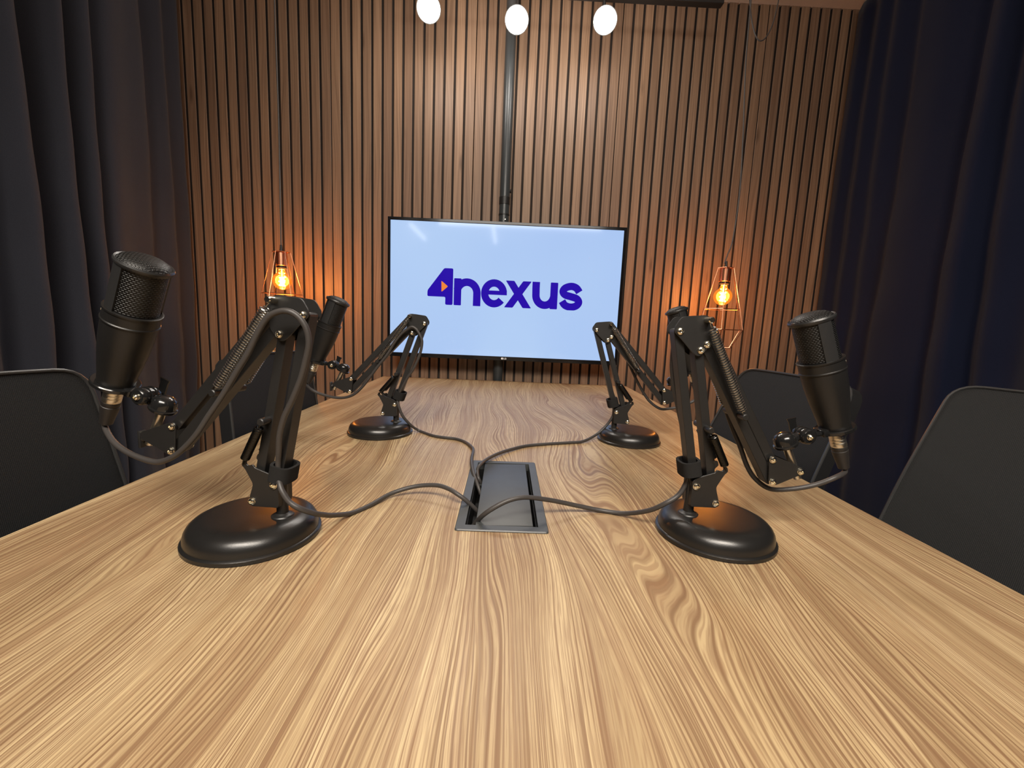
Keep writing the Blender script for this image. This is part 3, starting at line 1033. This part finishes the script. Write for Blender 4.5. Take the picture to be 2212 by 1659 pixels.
def arc(cx_, cz_, rx, rz, a0, a1, n=24):
    return [(cx_ + rx * math.cos(math.radians(a0 + (a1 - a0) * i / n)), cz_ + rz * math.sin(math.radians(a0 + (a1 - a0) * i / n))) for i in range(n + 1)]


ZB, ZX = 1.1090, 1.2345
flat(round_poly([(-0.3842, 1.1458), (-0.3838, 1.1735), (-0.3062, 1.2788), (-0.2640, 1.2788), (-0.2640, ZB), (-0.2990, ZB), (-0.2990, 1.1458)], 0.007, 4))
# n
flat(round_poly([(-0.2588, ZB), (-0.2240, ZB), (-0.2240, ZX), (-0.2588, ZX)], 0.004, 3), -0.0001)
stroke(arc(-0.1970, 1.1680, 0.0475, 0.0505, 166, 0) + [(-0.1495, 1.140), (-0.1495, ZB)], 0.0355)
# e
stroke(arc(-0.0682, 1.1720, 0.0445, 0.0485, 8, 322, 34), 0.0345)
flat([(-0.1010, 1.1655), (-0.0072, 1.1655), (-0.0078, 1.1850), (-0.1010, 1.1850)], -0.0001)
# x
flat(round_poly([(-0.0145, ZX), (0.0260, ZX), (0.1105, ZB), (0.0700, ZB)], 0.004, 3))
flat(round_poly([(0.1080, ZX), (0.0680, ZX), (-0.0185, ZB), (0.0220, ZB)], 0.004, 3), -0.0001)
# u
flat(round_poly([(0.1990, ZB + 0.001), (0.2345, ZB + 0.001), (0.2345, ZX), (0.1990, ZX)], 0.004, 3), -0.0001)
stroke([(0.1300, ZX), (0.1300, 1.205)] + arc(0.1735, 1.1735, 0.0425, 0.0465, 180, 350), 0.0355)
# s
stroke([q[:2] for q in smooth_path([(0.3370, 1.1945, 0), (0.3225, 1.2130, 0), (0.2980, 1.2205, 0), (0.2700, 1.2120, 0), (0.2590, 1.1955, 0), (0.2700, 1.1800, 0), (0.2980, 1.1725, 0), (0.3260, 1.1640, 0), (0.3370, 1.1470, 0), (0.3250, 1.1300, 0), (0.2990, 1.1235, 0), (0.2720, 1.1310, 0), (0.2570, 1.1500, 0)], 5)], 0.0345)
# cut the slanted terminals of the x and s at the letter heights
for v_ in bm.verts:
    if v_.co.x > -0.02:
        v_.co.z = min(max(v_.co.z, ZB - 0.001), ZX + 0.003)
lg = add('logo_lettering', bm, M_LOGO, tv, smooth=False)
lg['label'] = 'royal blue lettering reading 4nexus'
bm = bmesh.new()
flat(round_poly([(-0.3190, 1.2205), (-0.2870, 1.1950), (-0.3175, 1.1680)], 0.005, 3), -0.0002)
tr = add('logo_triangle', bm, M_ORNG, tv, smooth=False)
tr['label'] = 'small orange play triangle'
# maker's mark on the lower bezel
M_MARK = emis('glowing_grey_print', (0.6, 0.6, 0.6), 0.25, (0.7, 0.7, 0.7), 0.4)  # unlit print given a faint glow of its own
bm = bmesh.new()
LY = TVY - 0.0014
flat(arc(-0.0178, 0.8640, 0.0052, 0.0052, 0, 345, 20))
stroke([(-0.0095, 0.8685), (-0.0095, 0.8602), (-0.0055, 0.8602)], 0.0017)
stroke(arc(-0.0008, 0.8642, 0.0036, 0.0036, 40, 355, 14) + [(-0.0008, 0.8642)], 0.0016)
add('maker_mark', bm, M_MARK, tv, smooth=False)

bm = bmesh.new()
cyl(bm, (-0.037, 2.195, 0), (-0.037, 2.195, CZ), 0.0245, n=36)
pl = empty('screen_pole', (-0.037, 2.195, 0), 'dark grey steel pole running from floor to ceiling behind the screen', 'pole')
M_POLE = metal_black('dark_grey_steel_tube', (0.035, 0.040, 0.042), 0.33, False)
add('tube', bm, M_POLE, pl)
bm = bmesh.new()
cyl(bm, (-0.037, 2.195, 1.60), (-0.037, 2.195, 1.635), 0.0262, n=36, bev=0.001)
add('collar', bm, M_BLACK, pl)
bm = bmesh.new()
cyl(bm, (-0.037, 2.195, 1.55), (-0.037, 2.195, 1.556), 0.0262, n=36)
add('collar', bm, M_BLACK, pl)
screw(pl, (-0.030, 2.170, 1.527), (0, -1, 0), 0.003, 0.003)
bm = bmesh.new()
cyl(bm, (-0.0125, 2.20, 1.665), (-0.006, 2.198, 1.665), 0.009, n=16)
add('clamp_knob', bm, M_BLACK, pl)

# ------------------------------------------------------------------ spotlights above the table end
M_LENS = emis('lit_spot_lens', (1.0, 0.97, 0.88), 30.0)
rail = empty('lighting_rail', (0.28, 2.02, 2.42), 'black lighting rail hung under the ceiling above the screen', 'rail')
bm = bmesh.new()
box(bm, (0.17, 2.04, 2.425), (1.38, 0.035, 0.03), bevel=0.003)
add('rail_bar', bm, M_BLACK, rail, smooth=False)
for x in (-0.4, 0.8):
    bm = bmesh.new()
    cyl(bm, (x, 2.04, 2.435), (x, 2.04, CZ), 0.005, n=12)
    add('hanger', bm, M_BLACK, rail)
for (x, z), lab in zip(((-0.379, 2.312), (-0.012, 2.288), (0.357, 2.305)), ('leftmost of the three round lit spotlights above the screen', 'middle of the three round lit spotlights, directly above the screen pole', 'rightmost of the three round lit spotlights above the screen')):
    c = V((x, 2.0, z))
    d = (V((0, 0.0, 1.03)) - c).normalized()
    t = empty('spotlight', c, lab, 'spotlight', 'spotlights on the rail')
    bm = bmesh.new()
    lathe(bm, [(0.0470, 0.0), (0.0500, 0.002), (0.0500, -0.020), (0.040, -0.055), (0.030, -0.085), (0, -0.088)], c, d, 36)
    add('housing', bm, M_BLACK, t)
    bm = bmesh.new()
    lathe(bm, [(0.0475, 0.0), (0.035, 0.003), (0.018, 0.005), (0, 0.006)], c, d, 36)
    add('lens', bm, M_LENS, t)
    bm = bmesh.new()
    tube(bm, [c - d * 0.06, V((x, 2.04, z + 0.06)), V((x, 2.04, 2.412))], 0.006, 10)
    add('bracket', bm, M_BLACK, t)
    for kind, en, sz in (('SPOT', SPOT_W, 0.04), ('POINT', HALO_W, 0.08)):  # POINT is an added fill brightening the wall, partly in place of lens haze
        l = bpy.data.lights.new('spot_beam' if kind == 'SPOT' else 'added_wall_fill', kind)
        l.energy = en
        l.color = (1.0, 0.94, 0.87)
        l.shadow_soft_size = sz
        if kind == 'SPOT':
            l.spot_size = math.radians(120)
            l.spot_blend = 0.7
        o = bpy.data.objects.new(l.name, l)
        COL.objects.link(o)
        o.location = c + d * 0.03 if kind == 'SPOT' else c + d * 0.14
        o.rotation_euler = (V((0, 0.9, 0.75)) - c).to_track_quat('-Z', 'Y').to_euler()

# ceiling tube lights behind the camera
M_TUBE = emis('lit_tube', (1.0, 0.96, 0.9), 7.0)
for x, lab in ((-0.28, 'ceiling tube light behind the viewer, nearer the room centre'), (-1.58, 'ceiling tube light behind the viewer, along the left curtain')):
    t = empty('tube_light', (x, -3.5, CZ), lab, 'ceiling light', 'ceiling tube lights')
    bm = bmesh.new()
    box(bm, (x, -3.5, CZ - 0.018), (0.07, 1.24, 0.034), bevel=0.005)
    add('fitting', bm, M_WHITE, t, smooth=False)
    bm = bmesh.new()
    cyl(bm, (x, -4.1, CZ - 0.06), (x, -2.9, CZ - 0.06), 0.028, n=16)
    add('tube', bm, M_TUBE, t)


# ------------------------------------------------------------------ copper cage pendants
def glass_mat():
    k = Mat('amber_bulb_glass', (1.0, 0.42, 0.08), 0.03)
    out = k.t.nodes['Material Output']
    tr_ = k.n('ShaderNodeBsdfTransparent')
    tr_.inputs[0].default_value = (1.0, 0.60, 0.25, 1)
    gl = k.n('ShaderNodeBsdfGlossy')
    gl.inputs['Roughness'].default_value = 0.03
    em = k.n('ShaderNodeEmission')
    em.inputs[0].default_value = (1.0, 0.24, 0.02, 1)
    em.inputs[1].default_value = 1.0
    ad = k.n('ShaderNodeAddShader')
    k.l(tr_.outputs[0], ad.inputs[0])
    k.l(em.outputs[0], ad.inputs[1])
    mx = k.n('ShaderNodeMixShader')
    fr = k.n('ShaderNodeFresnel')
    fr.inputs[0].default_value = 1.35
    k.l(fr.outputs[0], mx.inputs[0])
    k.l(ad.outputs[0], mx.inputs[1])
    k.l(gl.outputs[0], mx.inputs[2])
    k.l(mx.outputs[0], out.inputs[0])
    return k.m


M_GLASS = glass_mat()
M_FIL = emis('glowing_filament', (1.0, 0.62, 0.20), 60.0)
M_CORD = metal_black('dark_grey_flex', (0.07, 0.065, 0.062), 0.5, False)


def pendant(c, zt, cordpts, spin, label, dz=0.0):
    x, y = c
    t = empty('pendant_lamp', (x, y, zt), label, 'pendant lamp', 'copper cage pendant lamps')
    bm = bmesh.new()
    tube(bm, smooth_path(cordpts, 8), 0.0028, 8)
    add('cord', bm, M_CORD, t)
    bm = bmesh.new()
    lathe(bm, [(0, 0.030), (0.0045, 0.030), (0.0060, 0.010), (0.0075, 0.0), (0, 0.0)], (x, y, zt), (0, 0, 1), 16)
    add('cord_grip', bm, M_BLACK, t)
    bm = bmesh.new()
    lathe(bm, [(0, 0), (0.0215, 0.0), (0.0235, -0.002), (0.0238, -0.058), (0.0220, -0.060), (0, -0.058)], (x, y, zt), (0, 0, 1), 32)
    add('socket', bm, M_COPPER, t)
    bm = bmesh.new()
    lathe(bm, [(0, -0.058), (0.0205, -0.058), (0.0205, -0.070), (0.0150, -0.071), (0, -0.071)], (x, y, zt), (0, 0, 1), 28)
    add('collar', bm, M_BLACK, t)
    # cage
    zr = (0.0, -0.182, -0.272, -0.355)
    rr_ = (0.036, 0.082, 0.103, 0.058)
    bm = bmesh.new()
    rings = []
    for z_, r_ in zip(zr, rr_):
        ring = [V((x + r_ * math.cos(spin + a * PI / 3), y + r_ * math.sin(spin + a * PI / 3), zt + z_)) for a in range(6)]
        rings.append(ring)
        for q in range(6):
            tube(bm, [ring[q], ring[(q + 1) % 6]], 0.00145, 6)
    for A_, B_ in zip(rings[:-1], rings[1:]):
        for q in range(6):
            tube(bm, [A_[q], B_[q]], 0.00145, 6)
    for q in range(3):
        tube(bm, [rings[0][q], rings[0][q + 3]], 0.00145, 6)
    add('cage', bm, M_COPPER, t)
    # bulb
    bc = zt - 0.125
    R_ = 0.0395
    bm = bmesh.new()
    prof = [(0.0135, 0.050), (0.0150, 0.044), (0.0175, 0.038)] + [(R_ * math.cos(math.radians(a)), R_ * math.sin(math.radians(a))) for a in range(60, -90, -10)] + [(0, -R_)]
    lathe(bm, prof, (x, y, bc), (0, 0, 1), 36)
    bl = add('bulb', bm, M_GLASS, t)
    bm = bmesh.new()
    lathe(bm, [(0, 0.060), (0.0135, 0.060), (0.0137, 0.050), (0, 0.049)], (x, y, bc), (0, 0, 1), 24)
    o = add('bulb_cap', bm, M_NICKEL, bl)
    bm = bmesh.new()
    pts = []
    for q in range(100):
        s_ = q / 99
        r_ = 0.0125 * (0.75 + 0.25 * math.cos(s_ * PI * 4))
        pts.append((x + r_ * math.cos(s_ * 2 * PI * 5), y + r_ * math.sin(s_ * 2 * PI * 5), bc + 0.018 - 0.040 * s_))
    tube(bm, pts, 0.0030, 6)
    tube(bm, [(x, y, bc + 0.048), (x, y, bc + 0.018)], 0.0016, 6)
    add('filament', bm, M_FIL, bl)
    l = bpy.data.lights.new('bulb_light', 'POINT')
    l.energy = BULB_W
    l.color = (1.0, 0.50, 0.17)
    l.shadow_soft_size = 0.036
    o = bpy.data.objects.new('bulb_light', l)
    COL.objects.link(o)
    o.location = (x, y, bc)
    return t


pendant((-1.011, 1.99), 1.303, [(-1.011, 1.99, 1.325), (-1.008, 1.99, 1.6), (-1.006, 1.99, 1.85), (-1.009, 1.99, 2.2), (-1.009, 1.99, CZ)], 0.35,
        'copper wire cage pendant lamp with glowing amber bulb, hanging above the front left stand')
pendant((0.966, 1.98), 1.320, [(0.958, 1.98, 1.340), (0.970, 1.985, 1.38), (0.988, 1.99, 1.443), (1.001, 2.0, 1.641), (0.990, 2.0, 1.87), (0.966, 2.0, 2.2), (0.96, 2.0, CZ)], 0.15,
        'copper wire cage pendant lamp with glowing amber bulb, right of the screen')
for pts, par in (([(-0.95, 2.06, CZ), (-0.93, 2.05, 2.47), (-0.895, 2.05, 2.372), (-0.855, 2.05, 2.365), (-0.83, 2.06, 2.45), (-0.82, 2.06, CZ)], 'thin dark cord looping below the ceiling above the left pendant lamp'),
                 ([(0.96, 2.06, CZ), (1.0, 2.05, 2.36), (1.045, 2.05, 2.29), (1.09, 2.05, 2.36), (1.12, 2.06, CZ)], 'thin dark cord looping below the ceiling above the right pendant lamp')):
    bm = bmesh.new()
    tube(bm, smooth_path(pts, 8), 0.0026, 8)
    tag(add('hanging_cord', bm, M_CORD), par, 'cord')


# ------------------------------------------------------------------ chairs
def chair(px, py, yaw, zt, recline, label):
    """px, py: middle of the backrest's top edge; yaw: direction the sitter faces"""
    t = empty('office_chair', (px + 0.30 * math.cos(yaw), py + 0.30 * math.sin(yaw), 0), label, 'chair', 'office chairs round the table', rotz=0)
    fx = V((math.cos(yaw), math.sin(yaw), 0))
    sy = V((-math.sin(yaw), math.cos(yaw), 0))
    upv = (V((0, 0, 1)) * math.cos(recline) - fx * math.sin(recline)).normalized()
    nf = sy.cross(upv)
    if nf.dot(fx) < 0:
        nf = -nf
    H = 0.50
    top = V((px, py, zt))

    def Q(a, b, c):
        return top + sy * a - upv * b + nf * c
    poly = round_poly([(-0.182, 0.006), (-0.06, 0.0), (0.06, 0.0), (0.182, 0.006), (0.198, 0.24), (0.205, 0.40), (0.18, H), (-0.18, H), (-0.205, 0.40), (-0.198, 0.24)], 0.045, 6)

    def bow(a, b):
        return 0.020 * (a / 0.2) ** 2 + 0.008 * math.sin(b / H * PI)
    # grid inside the outline
    bm = bmesh.new()
    lay = bm.loops.layers.uv.verify()
    def width(b):
        ys = []
        for i in range(len(poly)):
            (a0, b0), (a1, b1) = poly[i - 1], poly[i]
            if (b0 - b) * (b1 - b) <= 0 and b0 != b1:
                ys.append(a0 + (a1 - a0) * (b - b0) / (b1 - b0))
        return min(ys), max(ys)
    nb, na = 26, 18
    for side, thick in ((0, 0.0), (1, -0.030)):
        rows = []
        for j in range(nb + 1):
            b = 0.0008 + (H - 0.0016) * (0.5 - 0.5 * math.cos(PI * j / nb))
            a0, a1 = width(b)
            rows.append([(bm.verts.new(Q(a0 + (a1 - a0) * i / na, b, bow(a0 + (a1 - a0) * i / na, b) + thick)), a0 + (a1 - a0) * i / na, b) for i in range(na + 1)])
        for j in range(nb):
            for i in range(na):
                q = (rows[j][i], rows[j][i + 1], rows[j + 1][i + 1], rows[j + 1][i])
                f = bm.faces.new([v_[0] for v_ in q])
                for l_, v_ in zip(f.loops, q):
                    l_[lay].uv = (v_[1] * 2, v_[2] * 2)
        if side == 0:
            R0 = rows
    per = lambda R_: [r[0][0] for r in R_] + [v_[0] for v_ in R_[-1][1:]] + [r[-1][0] for r in reversed(R_[:-1])] + [v_[0] for v_ in reversed(R_[0][1:-1])]
    A_, B_ = per(R0), per(rows)
    for i in range(len(A_)):
        bm.faces.new((A_[i], A_[(i + 1) % len(A_)], B_[(i + 1) % len(A_)], B_[i]))
    back = add('backrest', bm, M_MESH, t, angle=50)
    bm = bmesh.new()
    tube(bm, [Q(a, b, bow(a, b) + 0.0005) for a, b in poly], 0.0032, 8, closed=True)
    add('piping', bm, M_PIPING, back)
    # rear spine, seat, column and star base
    bm = bmesh.new()
    sp = [Q(0, 0.30, -0.045), Q(0, 0.50, -0.06), V((px, py, 0)) + fx * 0.03 + V((0, 0, 0.42)), V((px, py, 0)) + fx * 0.20 + V((0, 0, 0.40))]
    for k, s_ in ((-0.05, 1), (0.05, 1)):
        tube(bm, smooth_path([q + sy * k for q in sp], 5), 0.012, 8)
    add('back_support', bm, M_BLACK, t)
    c0 = V((px, py, 0)) + fx * 0.30
    bm = bmesh.new()
    rotm = Matrix((fx, sy, V((0, 0, 1)))).transposed()
    box(bm, c0 + V((0, 0, 0.455)), (0.46, 0.48, 0.07), rotm, bevel=0.03, seg=4)
    add('seat', bm, M_SEAT, t)
    bm = bmesh.new()
    cyl(bm, c0 + V((0, 0, 0.08)), c0 + V((0, 0, 0.42)), 0.026, 0.022, n=20)
    box(bm, c0 + V((0, 0, 0.405)), (0.20, 0.16, 0.035), rotm, bevel=0.008)
    add('column', bm, M_BLACK, t)
    bm = bmesh.new()
    for a in range(5):
        dr = V((math.cos(yaw + a * 2 * PI / 5), math.sin(yaw + a * 2 * PI / 5), 0))
        tube(bm, [c0 + V((0, 0, 0.115)), c0 + dr * 0.15 + V((0, 0, 0.10)), c0 + dr * 0.27 + V((0, 0, 0.075))], lambda s_: 0.022 - 0.008 * s_, 10)
    add('star_base', bm, M_BLACK, t)
    for a in range(5):
        dr = V((math.cos(yaw + a * 2 * PI / 5), math.sin(yaw + a * 2 * PI / 5), 0))
        sd = V((-dr.y, dr.x, 0))
        bm = bmesh.new()
        e_ = c0 + dr * 0.27
        for s_ in (-1, 1):
            cyl(bm, e_ + sd * 0.008 * s_ + V((0, 0, 0.028)), e_ + sd * 0.026 * s_ + V((0, 0, 0.028)), 0.028, n=20, bev=0.003)
        cyl(bm, e_ + V((0, 0, 0.028)), e_ + V((0, 0, 0.085)), 0.008, n=10)
        add('caster', bm, M_BLACK, t)
    return t


R_ = math.radians
chair(-0.728, 0.555, R_(0), 0.930, R_(8), 'black mesh-backed office chair at the near left edge of the table')
chair(-0.650, 1.185, R_(-4), 0.925, R_(4), 'black office chair at the far left edge, behind the front left stand')
chair(0.725, 1.060, R_(186), 0.935, R_(20), 'black office chair at the far right edge, behind the front right microphone')
chair(1.055, 0.750, R_(205), 0.942, R_(29), 'black mesh-backed office chair at the near right, pulled back from the table')
